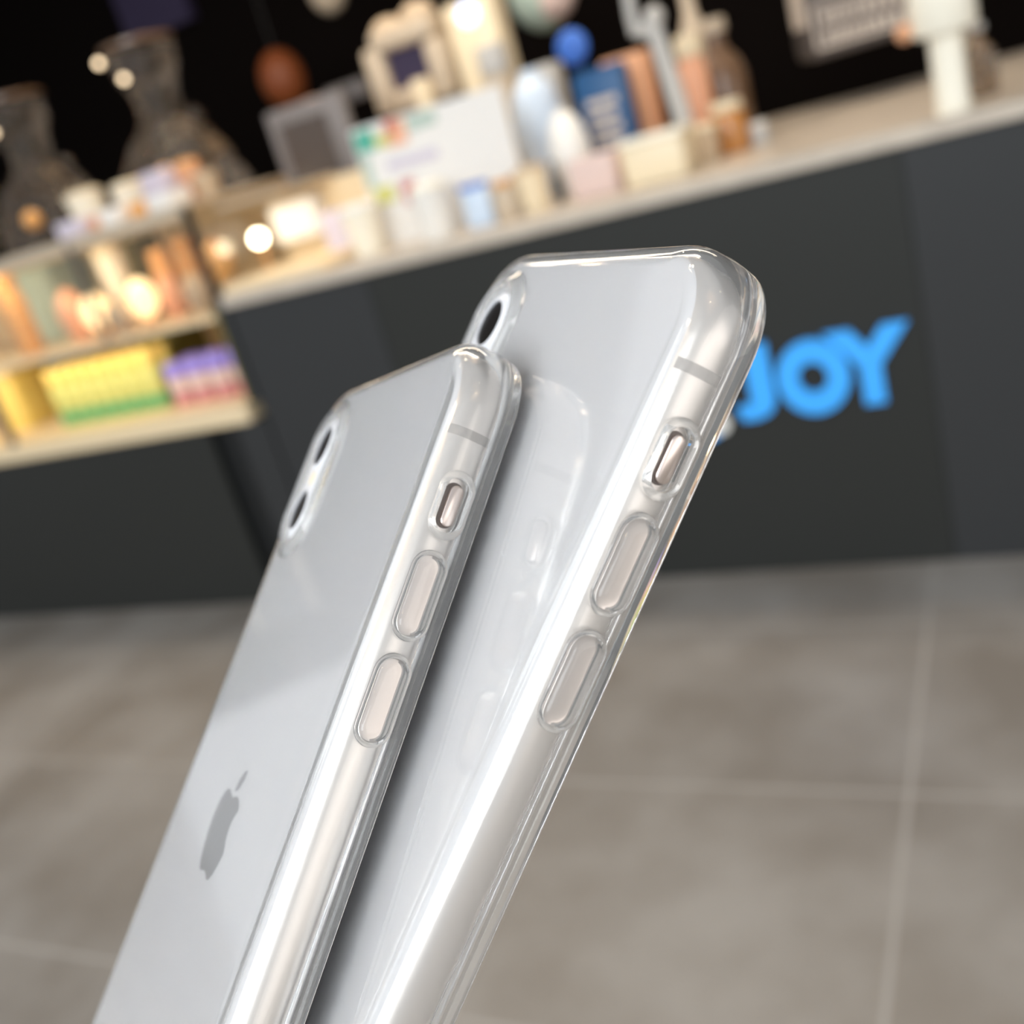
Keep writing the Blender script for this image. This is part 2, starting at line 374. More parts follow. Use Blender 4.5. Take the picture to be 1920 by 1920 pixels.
# hanging box sign
sb = empty('hanging_box_sign', at(1580, 18, 3.55)); tag(sb, 'dark hanging box sign with pale drawing and lettering above the counter', 'sign')
sb.rotation_euler = (0, 0, math.radians(22))
obj('box', bx(-.13, .20, -.11, .11, -.115, .42, bev=.02, seg=3), 'dgrey', sb)
def outline(x0, x1, z0, z1, y, t=.008):
    b = bmesh.new()
    for a in ((x0, x1, z0, z0 + t), (x0, x1, z1 - t, z1), (x0, x0 + t, z0, z1), (x1 - t, x1, z0, z1)): box(b, a[0], a[1], y - .003, y, a[2], a[3])
    return b
obj('lettering_frame', outline(-.12, .19, -.09, .03, -.112), 'chalk', sb, smooth=False)
for row in (0, 1):
    b = bmesh.new(); x = -.09
    while x < .15:
        wd = random.uniform(.012, .024); box(b, x, x + wd, -.114, -.111, -.075 + row * .05, -.045 + row * .05); x += wd + .008
    obj('lettering_row', b, 'chalk', sb, smooth=False)
b = tube([(-.13 + .27 * k / 24 + .04, -.114, .12 + .06 * math.sin(k * .9)) for k in range(25)], .012, 8); obj('drawing', b, 'chalk', sb)
b = bmesh.new(); box(b, -.135, -.13, -.08, .07, -.02, .16); obj('side_drawing', b, 'chalk', sb, smooth=False)
obj('hanging_rod', tube([(.03, 0, .42), (.03, 0, 3.0 - sb.location.z)], .006, 8), 'black', sb)

# tap with bent arm
e = empty('beer_style_tap', (at(1290, 250, 2.78).x, 2.78, 1.0205)); e.name = 'tall_bent_tap'
tag(e, 'tall pale metal tap leaning over the cream box, with a bent spout', 'tap')
def lp(px, py, Y=2.78): return at(px, py, Y) - e.location
obj('column', tube([(0, 0, 0), lp(1287, 240), lp(1262, 160), lp(1238, 90), lp(1222, 40)], [.024, .024, .024, .022, .022], 16), 'palegrey', e)
obj('spout', tube([lp(1222, 40), lp(1205, 62), lp(1192, 62), lp(1184, 30), lp(1176, -20), lp(1172, -60)], [.02, .016, .015, .014, .014, .014], 14), 'palegrey', e)
b = bmesh.new(); sphere(b, lp(1226, 32), .026); obj('joint', b, 'palegrey', e)

thing('cream_box', 'large cream box at the foot of the bent tap, near the counter edge', 'box', 'box', 1238, 245, 345, 118, 2.62, 'cream', 'ivory', depth=.14)
thing('white_jar', 'small white ball-lidded jar right of the amber jars', 'jar', 'jar', 1423, 228, 285, 42, 2.9, 'palegrey', 'white')
thing('amber_jar', 'amber jar with cream contents right of the bent tap', 'jar', 'jar', 1368, 188, 290, 68, 2.85, 'amber', 'cream')
thing('cream_cup', 'cream takeaway cup between the bent tap and the amber jar', 'cup', 'cup', 1322, 232, 312, 60, 2.72, 'tan', 'cream')
thing('brown_bottle', 'dark brown bottle standing behind the amber jar', 'bottle', 'bottle', 1352, 28, 250, 92, 3.2, 'brown', 'beige')
thing('syrup_bottle', 'reddish syrup bottle with a round cream stopper, right of the tap', 'bottle', 'jar', 1302, 60, 250, 56, 3.0, 'salmon', 'cream')
thing('pale_bottle', 'tall pale bottle reaching past the frame top behind the tap', 'bottle', 'bottle', 1306, -70, 250, 60, 3.3, 'beige', 'pink')
thing('peach_bag', 'tall peach paper bag between navy bag and bent tap', 'bag', 'box', 1188, 98, 260, 84, 3.05, 'peach', None, depth=.09)

def bagtext(e, r, h, dp):
    b = bmesh.new()
    for k in range(5): box(b, -r * .62, r * (.62 - .1 * (k % 2)), -dp - .004, -dp - .001, h * (.22 + .12 * k), h * (.29 + .12 * k))
    obj('lettering', b, 'chalk', e, smooth=False)
    obj('top_fold', bx(-r * .98, r * .98, -.012, .012, h, h + .012, bev=.002), 'navy', e)
thing('navy_bag', 'navy blue coffee bag printed with rows of beige lettering', 'bag', 'box', 1142, 128, 300, 96, 2.9, 'navy', None, depth=.07, extra=bagtext)
X, z0, z1, W = span(1090, 84, 200, 62, 3.1)
e = empty('round_blue_sign', (X, 3.1, 1.0205)); tag(e, 'round blue sign on a thin post behind the navy bag', 'sign')
zc = at(1090, 84, 3.1).z - 1.0205
obj('post', tube([(0, 0, .006), (0, 0, zc)], .004, 8), 'black', e); obj('foot', lathe([(0, 0), (.04, 0), (.04, .006), (0, .006)]), 'black', e)
b = bmesh.new(); sphere(b, (0, -.02, zc), W / 2, sy=.35); obj('disc', b, 'blue', e)
thing('grey_box', 'light grey box standing behind the pale blue bowl', 'box', 'box', 1030, 118, 290, 72, 3.3, 'palegrey', depth=.1)
thing('pale_blue_bowl', 'pale blue lidded pot left of the navy bag', 'pot', 'dome', 1010, 132, 300, 106, 2.98, 'paleblue')
thing('white_pot', 'white rounded pot in front of the pale blue pot', 'pot', 'dome', 1066, 205, 322, 78, 2.75, 'white')
thing('pink_box', 'flat pale pink box between the white pot and the cream box', 'box', 'box', 1120, 288, 355, 92, 2.62, 'pink', depth=.08)
thing('small_dark_bottle', 'small dark bottle beside the white pot base', 'bottle', 'bottle', 1043, 300, 372, 16, 2.66, 'black')
thing('cream_tub', 'cream tub left of the small dark bottle', 'tub', 'cup', 1000, 308, 402, 66, 2.6, 'cream', 'tan')
thing('gold_cup', 'golden brown topped cup right of the open menu', 'cup', 'jar', 950, 334, 420, 46, 2.56, 'beige', 'gold')
thing('blue_leaflet', 'small blue and white leaflet leaning before the menu', 'leaflet', 'box', 896, 340, 425, 54, 2.56, 'paleblue', 'blue', depth=.02)
thing('bright_white_cup', 'bright white cup in front of the coloured menu page', 'cup', 'cup', 810, 338, 440, 76, 2.52, 'white', 'ivory')
thing('white_cup', 'white takeaway cup at the left foot of the menu', 'cup', 'cup', 682, 378, 478, 74, 2.56, 'ivory', 'white')

# open menu (two pages in a stand)
Ym = 2.68
bl, br_, tl = at(738, 452, Ym), at(858, 430, Ym), at(690, 236, Ym)
m0 = empty('open_menu', (bl.x, Ym, 1.0205)); tag(m0, 'open white menu in a stand, left page printed in bright colours', 'menu')
Hm = tl.z - 1.0205; Wl = at(838, 205, Ym).x - tl.x; Wr = at(955, 172, Ym).x - tl.x - Wl
def page(name, x0, x1, y0, y1):
    b = bmesh.new(); vs = []
    for (x, y) in ((x0, y0), (x1, y1)):
        for dy in (0, .004):
            for z in (0, Hm): vs.append(b.verts.new((x, y + dy, z)))
    a = vs
    for f in ((0, 1, 5, 4), (2, 3, 7, 6), (0, 1, 3, 2), (4, 5, 7, 6), (0, 2, 6, 4), (1, 3, 7, 5)): b.faces.new([a[i] for i in f])
    return obj(name, b, 'paper', m0, smooth=False)
pl_ = page('left_page', 0, Wl, -.05, .0); pr_ = page('right_page', Wl, Wl + Wr, .0, .02)
def blot(u0, u1, v0, v1, m, name='print'):
    y = lambda u: -.05 * (1 - u) - .002
    b = bmesh.new(); vs = [b.verts.new((u * Wl, y(u) - d, v * Hm)) for d in (0, .0008) for (u, v) in ((u0, v0), (u1, v0), (u1, v1), (u0, v1))]
    for f in ((0, 1, 2, 3), (4, 5, 6, 7), (0, 1, 5, 4), (2, 3, 7, 6), (1, 2, 6, 5), (0, 3, 7, 4)): b.faces.new([vs[i] for i in f])
    obj(name, b, m, pl_, smooth=False)
blot(.02, .25, .80, .97, 'tealdk'); blot(.25, .42, .80, .90, 'lime'); blot(.38, .62, .78, .98, 'salmon'); blot(.42, .52, .9, .99, 'red')
blot(.64, .98, .86, .97, 'teal'); blot(.3, .9, .60, .68, 'lilac'); blot(.38, .55, .30, .50, 'rose'); blot(.43, .51, .34, .46, 'red')
blot(.06, .30, .36, .50, 'lime'); blot(.02, .12, .5, .78, 'teal')

# till screen
e = empty('till_screen', (at(600, 380, 2.87).x, 2.87, 1.0205)); tag(e, 'grey framed till screen on a short stand left of the open menu', 'till')
c = at(598, 278, 2.87) - e.location; k = (at(598, 278, 2.87) - CAM).dot(AX.col[2].normalized()) / 1920
obj('bezel', bx(c.x - 88 * k, c.x + 84 * k, -.02, .02, c.z - 80 * k, c.z + 84 * k, bev=.008), 'grey', e)
obj('screen', bx(c.x - 62 * k, c.x + 44 * k, -.024, -.0205, c.z - 48 * k, c.z + 56 * k), 'screen', e, smooth=False)
obj('card_slot', bx(c.x + 40 * k, c.x + 125 * k, .021, .06, c.z + 60 * k, c.z + 92 * k, bev=.006), 'dgrey', e)
obj('stand', tube([(c.x - .01, .01, .015), (c.x - .01, .01, c.z - 70 * k)], .018, 12), 'gold', e)
obj('foot', bx(c.x - .06, c.x + .06, -.03, .07, 0, .016, bev=.004), 'brown', e)

# coffee grinder / machines behind
e = empty('coffee_machine', (at(785, 130, 3.35).x, 3.35, 1.0205)); tag(e, 'cream coffee machine with a dark violet window behind the menu', 'coffee machine')
c = at(785, 130, 3.35) - e.location; k = (at(785, 130, 3.35) - CAM).dot(AX.col[2].normalized()) / 1920
b = bmesh.new()
for a in ((-84, -44, -62, 56), (44, 82, -62, 40), (-44, 44, -66, -26), (-60, 70, 42, 80)): box(b, c.x + a[0] * k, c.x + a[1] * k, -.09, .09, c.z + a[2] * k, c.z + a[3] * k, bev=.016)
obj('housing', b, 'beige', e)
obj('window', bx(c.x - 46 * k, c.x + 46 * k, -.05, .06, c.z - 28 * k, c.z + 44 * k), 'purple', e, smooth=False)
b = bmesh.new(); sphere(b, (c.x - 30 * k, -.03, c.z + 78 * k), 22 * k, sx=1.6); sphere(b, (c.x + 36 * k, -.03, c.z + 84 * k), 24 * k, sx=1.5); obj('hopper', b, 'tan', e)
obj('spout', bx(c.x + 14 * k, c.x + 40 * k, -.13, -.08, c.z - 120 * k, c.z - 20 * k, bev=.004), 'cream', e)
obj('body', bx(c.x - 60 * k, c.x + 60 * k, -.05, .09, 0, c.z - 64 * k, bev=.01), 'black', e)
def bl_(e, r, h, dp):
    b = bmesh.new(); z = at(893, 25, 3.36).z - e.location.z; sphere(b, (0, -dp, z), r * .45, sy=.25); obj('display', b, 'bluelight', e)
thing('cream_brewer', 'tall cream brewer with a round blue light at the top', 'coffee machine', 'box', 898, -6, 108, 96, 3.36, 'cream', None, depth=.12, extra=bl_)
thing('beige_canister', 'beige canister just right of the cream brewer', 'canister', 'jar', 938, 78, 250, 66, 3.14, 'beige', 'palegrey')

# things on the back, lamps
def pendant(px, py, r, Y, m, label, m2=None):
    c = at(px, py, Y); e = empty('pendant_lamp', (c.x, Y, 3.0)); tag(e, label, 'lamp')
    obj('cord', tube([(0, 0, 0), (0, 0, c.z - 3 + r * .9)], .004, 6), 'black', e)
    b = bmesh.new(); sphere(b, (0, 0, c.z - 3), r, sz=1.25); obj('shade', b, m, e)
    if m2: b = bmesh.new(); sphere(b, (r * .45, -r * .2, c.z - 3 - r * .35), r * .72); obj('lower_shade', b, m2, e)
pendant(530, 148, .105, 4.3, 'shade', 'dim orange pendant lamp above and left of the till')
pendant(612, -22, .085, 4.3, 'beige', 'beige globe pendant cut off by the top edge')
pendant(1010, -22, .12, 4.0, 'teal', 'pale green and pink globe pendant above the round blue sign', 'pink')
thing('orange_canister', 'orange canister glimpsed just above the till screen', 'canister', 'jar', 604, 178, 300, 46, 3.08, 'peach', 'salmon')
struct('trim_1', bx(at(215, 30, 4.9).x, at(350, 30, 4.9).x, 4.93, 4.99, at(280, 66, 4.9).z, 2.9), 'purple')

# ---- film-wrapped glassware on the big case, left
def wrapped(px, yt, yb, wpx, Y, label, flip=1):
    X, z0, z1, W = span(px, yt, yb, wpx, Y, 1.298); h = z1 - z0; r = W / 2
    e = empty('glass_display', (X, Y, 1.2985)); tag(e, label, 'glass stand', 'glass stands behind the white cups')
    pr = [(0, 0), (r, 0), (r, h * .06), (r * .9, h * .26), (r * .66, h * .42), (r * .36, h * .55), (r * .34, h * .68), (r * .5, h * .82), (r * .54, h * .95), (0, h * .97)]
    b = lathe(pr, 36)
    for v in b.verts:
        a = math.atan2(v.co.y, v.co.x); s = 1 + .10 * math.sin(7 * a + v.co.z * 40) + .06 * math.sin(3 * a - v.co.z * 70); v.co.x *= s; v.co.y *= s
    obj('bowl', b, 'film', e)
    for k_ in range(9):
        a = k_ * 2.4; rr = r * random.uniform(.25, .8) * (1 - .35 * (k_ / 9)); zz = h * (.08 + .045 * k_)
        b = bmesh.new(); sphere(b, (rr * math.cos(a), rr * math.sin(a), zz + r * .14), r * random.uniform(.12, .2)); obj('glass_ornament', b, 'film' if k_ % 3 else 'tan', e)
    for (dx, dz) in ((-.26 * flip, .93), (-.02, .80)):
        b = bmesh.new(); sphere(b, (r * dx * 1.6, -r * .55, h * dz), .012); obj('bulb', b, 'sparkle', e)  # small glowing balls stand in for specular glints on the film
    b = bmesh.new(); sphere(b, (r * .35, -r * .85, h * .2), r * .16); obj('ornament', b, 'orange', e)
    obj('top_disc', lathe([(0, h * .975), (r * .62, h * .975), (r * .62, h), (0, h)]), 'brown', e)
wrapped(300, 60, 345, 220, 3.08, 'clear waisted glass stand full of ornaments behind the white cups')
wrapped(60, 165, 430, 210, 3.05, 'clear waisted glass stand at the far left edge, in shadow')

# cups and boxes on top of the big case
ZT = 1.2985
for (px, yt, yb, wp, Y, kd, m1, m2, nm, lb, ct) in [
    (168, 352, 442, 72, 2.72, 'cup', 'ivory', 'cream', 'lidded_cup', 'cream domed cup, left one on the glass case top', 'cup'),
    (248, 336, 412, 66, 2.72, 'cup', 'ivory', 'cream', 'lidded_cup', 'cream domed cup, right one on the glass case top', 'cup'),
    (152, 408, 452, 62, 2.5, 'box', 'lilac', None, 'white_box', 'pale lilac box at the front left of the case top', 'box'),
    (186, 404, 446, 20, 2.5, 'box', 'peach', None, 'small_box', 'tiny peach box between the two pale boxes', 'box'),
    (222, 386, 436, 48, 2.5, 'box', 'paper', None, 'white_box', 'white box in the middle of the case top front', 'box'),
    (266, 376, 420, 30, 2.5, 'box', 'orange', None, 'small_box', 'small orange box right of the white box', 'box'),
    (318, 352, 404, 62, 2.5, 'box', 'paper', 'lilac', 'white_box', 'white box with lid at the right of the case top', 'box'),
    (310, 315, 380, 62, 2.68, 'box', 'lilac', None, 'tall_box', 'tall pale box behind the lidded white box', 'box'),
    (358, 296, 372, 50, 2.66, 'cup', 'peach', 'orange', 'orange_cup', 'orange cup under the glass stand, case top right', 'cup'),
    (388, 320, 372, 50, 2.62, 'cup', 'tan', 'beige', 'tan_cup', 'tan cup at the right end of the case top', 'cup')]:
    thing(nm, lb, ct, kd, px, yt, yb, wp, Y, m1, m2, zb=ZT)

# ---- inside the case, upper shelf
ZS = .9725
for (px, yt, yb, wp, Y, kd, m1, m2, nm, lb, ct) in [
    (100, 470, 590, 110, 2.85, 'box', 'teal', None, 'pale_box', 'pale teal box on the left of the upper case shelf', 'box'),
    (215, 455, 560, 56, 2.68, 'cup', 'ivory', 'cream', 'cream_cup', 'cream cup behind the divider on the upper case shelf', 'cup'),
    (265, 440, 560, 70, 2.9, 'box', 'olive', None, 'olive_box', 'olive green box at the back of the upper case shelf', 'box'),
    (308, 462, 556, 40, 2.7, 'jar', 'orange', 'orange', 'orange_jar', 'orange jar on the right of the upper case shelf', 'jar'),
    (356, 440, 550, 44, 2.75, 'jar', 'gold', 'gold', 'gold_jar', 'golden jar at the right end of the upper case shelf', 'jar'),
    (14, 470, 620, 46, 2.55, 'jar', 'orange', 'gold', 'orange_jar', 'orange jar cut off by the left edge of the photo', 'jar'),
    (132, 542, 600, 56, 2.58, 'dome', 'salmon', None, 'glazed_bun', 'salmon glazed bun left of the bright lamp, upper shelf', 'bun'),
    (316, 514, 562, 48, 2.6, 'dome', 'salmon', None, 'glazed_bun', 'salmon glazed bun right of the oval lamp, upper shelf', 'bun'),
    (366, 512, 560, 50, 2.56, 'dome', 'tan', None, 'plain_bun', 'plain tan bun at the right end of the shelf', 'bun'),
    (225, 562, 598, 60, 2.5, 'dome', 'tan', None, 'plain_bun', 'plain tan bun at the shelf front between the lamps', 'bun'),
    (178, 548, 604, 54, 2.52, 'lamp', 'warmlamp', None, 'glowing_lamp', 'glowing warm lamp, the left one on the upper shelf', 'lamp'),
    (262, 520, 572, 54, 2.52, 'lamp', 'warmlamp', None, 'glowing_lamp', 'glowing warm lamp, the right one on the upper shelf', 'lamp')]:
    thing(nm, lb, ct, kd, px, yt, yb, wp, Y, m1, m2, zb=ZS)
thing('glowing_ball', 'warm amber ball jar at the left of the low pastry case', 'jar', 'dome', 408, 448, 520, 52, 2.62, 'orange', zb=1.0455)
X, z0, z1, W = span(489, 418, 500, 60, 2.6, 1.0455)
e = empty('bright_bulb_lamp', (X, 2.6, 1.0455)); tag(e, 'very bright small bulb lamp in the low pastry case', 'lamp')
zc = at(489, 446, 2.6).z - 1.0455
obj('stem', tube([(0, 0, 0), (0, 0, zc)], .006, 8), 'gold', e)
b = bmesh.new(); sphere(b, (0, 0, zc), .022); obj('bulb', b, 'hotlamp', e)

# ---- inside the case, lower level
ZL = .6905
X, z0, z1, W = span(60, 600, 690, 90, 2.9, ZL)
thing('pale_blue_box', 'pale blue box at the back left of the lower case', 'box', 'box', 110, 590, 800, 110, 3.0, 'paleblue', zb=ZL)
thing('tan_box', 'warm tan box beside the divider in the lower case', 'box', 'box', 40, 650, 830, 84, 2.72, 'yellow', 'cream', zb=ZL)
thing('olive_box', 'wide olive box at the back right of the lower case', 'box', 'box', 335, 575, 760, 90, 2.95, 'olive', zb=ZL)
def bottle_proto():
    e = empty('juice_bottle', (0, 0, 0))
    obj('body', lathe([(0, 0), (.026, 0), (.029, .004), (.029, .135), (.024, .155), (.0, .156)], 16), 'lime', e)
    obj('label', lathe([(.0294, .012), (.0300, .014), (.0300, .055), (.0294, .057)], 16), 'green', e)
    obj('cap', lathe([(0, .157), (.024, .157), (.026, .16), (.026, .205), (.022, .21), (0, .21)], 16), 'yellow', e)
    return e
def copy_tree(o):
    c = o.copy(); COL.objects.link(c)
    for ch in o.children: d = ch.copy(); COL.objects.link(d); d.parent = c
    return c
p0 = bottle_proto(); first = True
for row in range(2):
    for k_ in range(8):
        o = p0 if first else copy_tree(p0); first = False
        o.location = (-3.11 + .066 * k_, 2.56 + .075 * row, ZL)
        tag(o, 'yellow-capped bottle with green label, %s in the %s row' % (['leftmost', 'second from left', 'third from left', 'fourth from left', 'fourth from right', 'third from right', 'second from right', 'rightmost'][k_], 'front' if row == 0 else 'rear'), 'bottle', 'yellow-capped bottles, %s row' % ('front' if row == 0 else 'rear'))
def tub_proto():
    e = empty('dessert_tub', (0, 0, 0))
    obj('body', lathe([(0, 0), (.03, 0), (.036, .003), (.037, .10), (0, .10)], 20), 'rose', e)
    obj('label', lathe([(.0366, .05), (.0376, .052), (.0378, .095), (.0372, .097)], 20), 'pink', e)
    obj('cap', lathe([(0, .101), (.038, .101), (.039, .105), (.037, .14), (.03, .145), (0, .146)], 20), 'violet', e)
    return e
t0 = tub_proto(); first = True
for k_ in range(4):
    for row in range(2):
        o = t0 if first else copy_tree(t0); first = False
        o.location = (-2.54 + .092 * k_, 2.56 + .09 * row, ZL + .0)
        tag(o, 'violet-capped pink tub, %s, %s' % (['left end beside the yellow caps', 'second from left', 'second from right', 'right end by the case wall'][k_], ['front row', 'rear row'][row]), 'tub', 'violet-capped tubs in the lower case')

# ------------------------------------------------------------------ phones
PW, PL, PT, PR = 70.9, 143.6, 7.7, 11.0
def rodr(r):
    r = Vector(r); t = r.length; return Matrix.Rotation(t, 3, r / t)
NC = 14; NSW = 8; NSL = 40
def loop(d, w, bulge=0, rr=PR):
    a, b_, r = PW / 2, PL / 2, rr
    pts = []
    cs = [(a - r, b_ - r, 0), (-(a - r), b_ - r, 90), (-(a - r), -(b_ - r), 180), (a - r, -(b_ - r), 270)]
    for i, (cx, cy, a0) in enumerate(cs):
        for k in range(NC + 1):
            t = math.radians(a0 + 90 * k / NC); bl = bulge * math.sin(PI * k / NC) ** 2
            q = max(r + d, .3) + bl
            pts.append((cx + q * math.cos(t), cy + q * math.sin(t)))
        nx = cs[(i + 1) % 4]; t1 = math.radians(a0 + 90); t0_ = t1
        p0 = Vector(pts[-1]); q = max(r + d, .3)
        p1 = Vector((nx[0] + q * math.cos(t1), nx[1] + q * math.sin(t1)))
        n = NSL if i % 2 == 1 or i == 3 else NSW
        n = NSW if i in (0, 2) else NSL
        for k in range(1, n): pts.append(tuple(p0.lerp(p1, k / n)))
    return [(x * .001, (y - PL / 2) * .001, (w - PT / 2) * .001) for x, y in pts]
def loops(prof, close=False, capA=False, capB=False, bulge=0):
    bm = bmesh.new(); rings = []
    for p in prof:
        bg_ = p[2] if len(p) > 2 else bulge
        rings.append([bm.verts.new(v) for v in loop(p[0], p[1], bg_)])
    prs = list(zip(rings, rings[1:])) + ([(rings[-1], rings[0])] if close else [])
    for A, B in prs:
        n = len(A)
        for k in range(n): bm.faces.new((A[k], A[(k + 1) % n], B[(k + 1) % n], B[k]))
    if capA: bm.faces.new(rings[0])
    if capB: bm.faces.new(rings[-1])
    return bm
def fr(phi):   # frame cross-section: offset and depth at angle phi
    c, s = math.cos(phi), math.sin(phi); e_ = .82
    return (-3.1 * (1 - abs(c) ** e_), PT / 2 + PT / 2 * math.copysign(abs(s) ** e_, s))
rad = math.radians
def L3(u, v, w): return Vector(((PW / 2 - u) * .001, (v - PL) * .001, (w - PT / 2) * .001))
def capsule(cv, cw, hl, hw, n=12):   # outline on the side face: list of (v, w)
    o = []
    for k in range(n + 1):
        t = PI * k / n; o.append((cv + (hl - hw) + hw * math.sin(t), cw + hw * math.cos(t)))
    for k in range(n + 1):
        t = PI * k / n; o.append((cv - (hl - hw) - hw * math.sin(t), cw - hw * math.cos(t)))
    return o
def side_rings(cv, cw, rings, close=False, cap=True, capA=True):   # rings: (half length, half width, u height outward)
    bm = bmesh.new(); R = []
    for hl, hw, h in rings: R.append([bm.verts.new(L3(-h, v, w)) for v, w in capsule(cv, cw, hl, hw)])
    for A, B in list(zip(R, R[1:])) + ([(R[-1], R[0])] if close else []):
        n = len(A)
        for k in range(n): bm.faces.new((A[k], A[(k + 1) % n], B[(k + 1) % n], B[k]))
    if not close:
        if cap: bm.faces.new(R[-1])
        if capA: bm.faces.new(R[0])
    return bm
def back_rings(cu, cv, rings, close=False, n=10):   # rounded rects on the back: (half w, half l, radius, w depth)
    bm = bmesh.new(); R = []
    for a, b_, r, wz in rings:
        pts = []
        for sx, sy, a0 in ((1, 1, 0), (-1, 1, 90), (-1, -1, 180), (1, -1, 270)):
            for k in range(n + 1):
                t = math.radians(a0 + 90 * k / n); pts.append((cu + sx * (a - r) + r * math.cos(t), cv + sy * (b_ - r) + r * math.sin(t)))
        R.append([bm.verts.new(L3(u, v, wz)) for u, v in pts])
    for A, B in list(zip(R, R[1:])) + ([(R[-1], R[0])] if close else []):
        m_ = len(A)
        for k in range(m_): bm.faces.new((A[k], A[(k + 1) % m_], B[(k + 1) % m_], B[k]))
    if not close: bm.faces.new(R[0]); bm.faces.new(R[-1])
    return bm
VM, VU, VD, WC = 24.6, 37.65, 52.2, 3.85
LOGO_V = 78.8

def boolean(o, cutter_bm, op='DIFFERENCE'):
    me = bpy.data.meshes.new('c'); bmesh.ops.recalc_face_normals(cutter_bm, faces=cutter_bm.faces); cutter_bm.to_mesh(me); cutter_bm.free()
    c = bpy.data.objects.new('c', me); COL.objects.link(c)
    c.matrix_world = o.matrix_world
    md = o.modifiers.new('b', 'BOOLEAN'); md.operation = op; md.solver = 'EXACT'; md.object = c
    dg = bpy.context.evaluated_depsgraph_get(); dg.update()
    nm = bpy.data.meshes.new_from_object(o.evaluated_get(dg)); o.modifiers.clear(); o.data = nm
    bpy.data.objects.remove(c)

def apple_outline():
    # right half of the fruit body from the top dip round to the bottom dip, then the left half; the bite is a circle cut from the right
    R_ = [(0, 3.9), (1.0, 4.25), (2.1, 4.55), (3.3, 4.35), (4.4, 3.6)]
    bite = []
    bc, br2 = (6.25, 1.15), 2.75
    for k in range(11):
        a = math.radians(128 + 104 * k / 10); bite.append((bc[0] + br2 * math.cos(a), bc[1] + br2 * math.sin(a)))
    low_ = [(5.05, -1.7), (4.5, -3.2), (3.7, -4.6), (2.8, -5.5), (1.9, -5.7), (1.0, -5.35), (0, -5.15)]
    Lf = [(-1.0, -5.35), (-1.9, -5.7), (-2.8, -5.5), (-3.7, -4.6), (-4.6, -3.1), (-5.2, -1.3), (-5.35, .6), (-5.0, 2.4), (-4.2, 3.7), (-3.0, 4.45), (-2.0, 4.5), (-1.0, 4.2)]
    return R_ + bite + low_ + Lf
def flat_shape(pts, cu, cv, w0, w1, sc=1):
    bm = bmesh.new()
    # seen from the back, picture right is towards the button side (u falls)
    A = [bm.verts.new(L3(cu - x * sc, cv - y * sc, w0)) for x, y in pts]; B = [bm.verts.new(L3(cu - x * sc, cv - y * sc, w1)) for x, y in pts]
    bm.faces.new(A); bm.faces.new(B); n = len(A)
    for k in range(n): bm.faces.new((A[k], A[(k + 1) % n], B[(k + 1) % n], B[k]))
    return bm

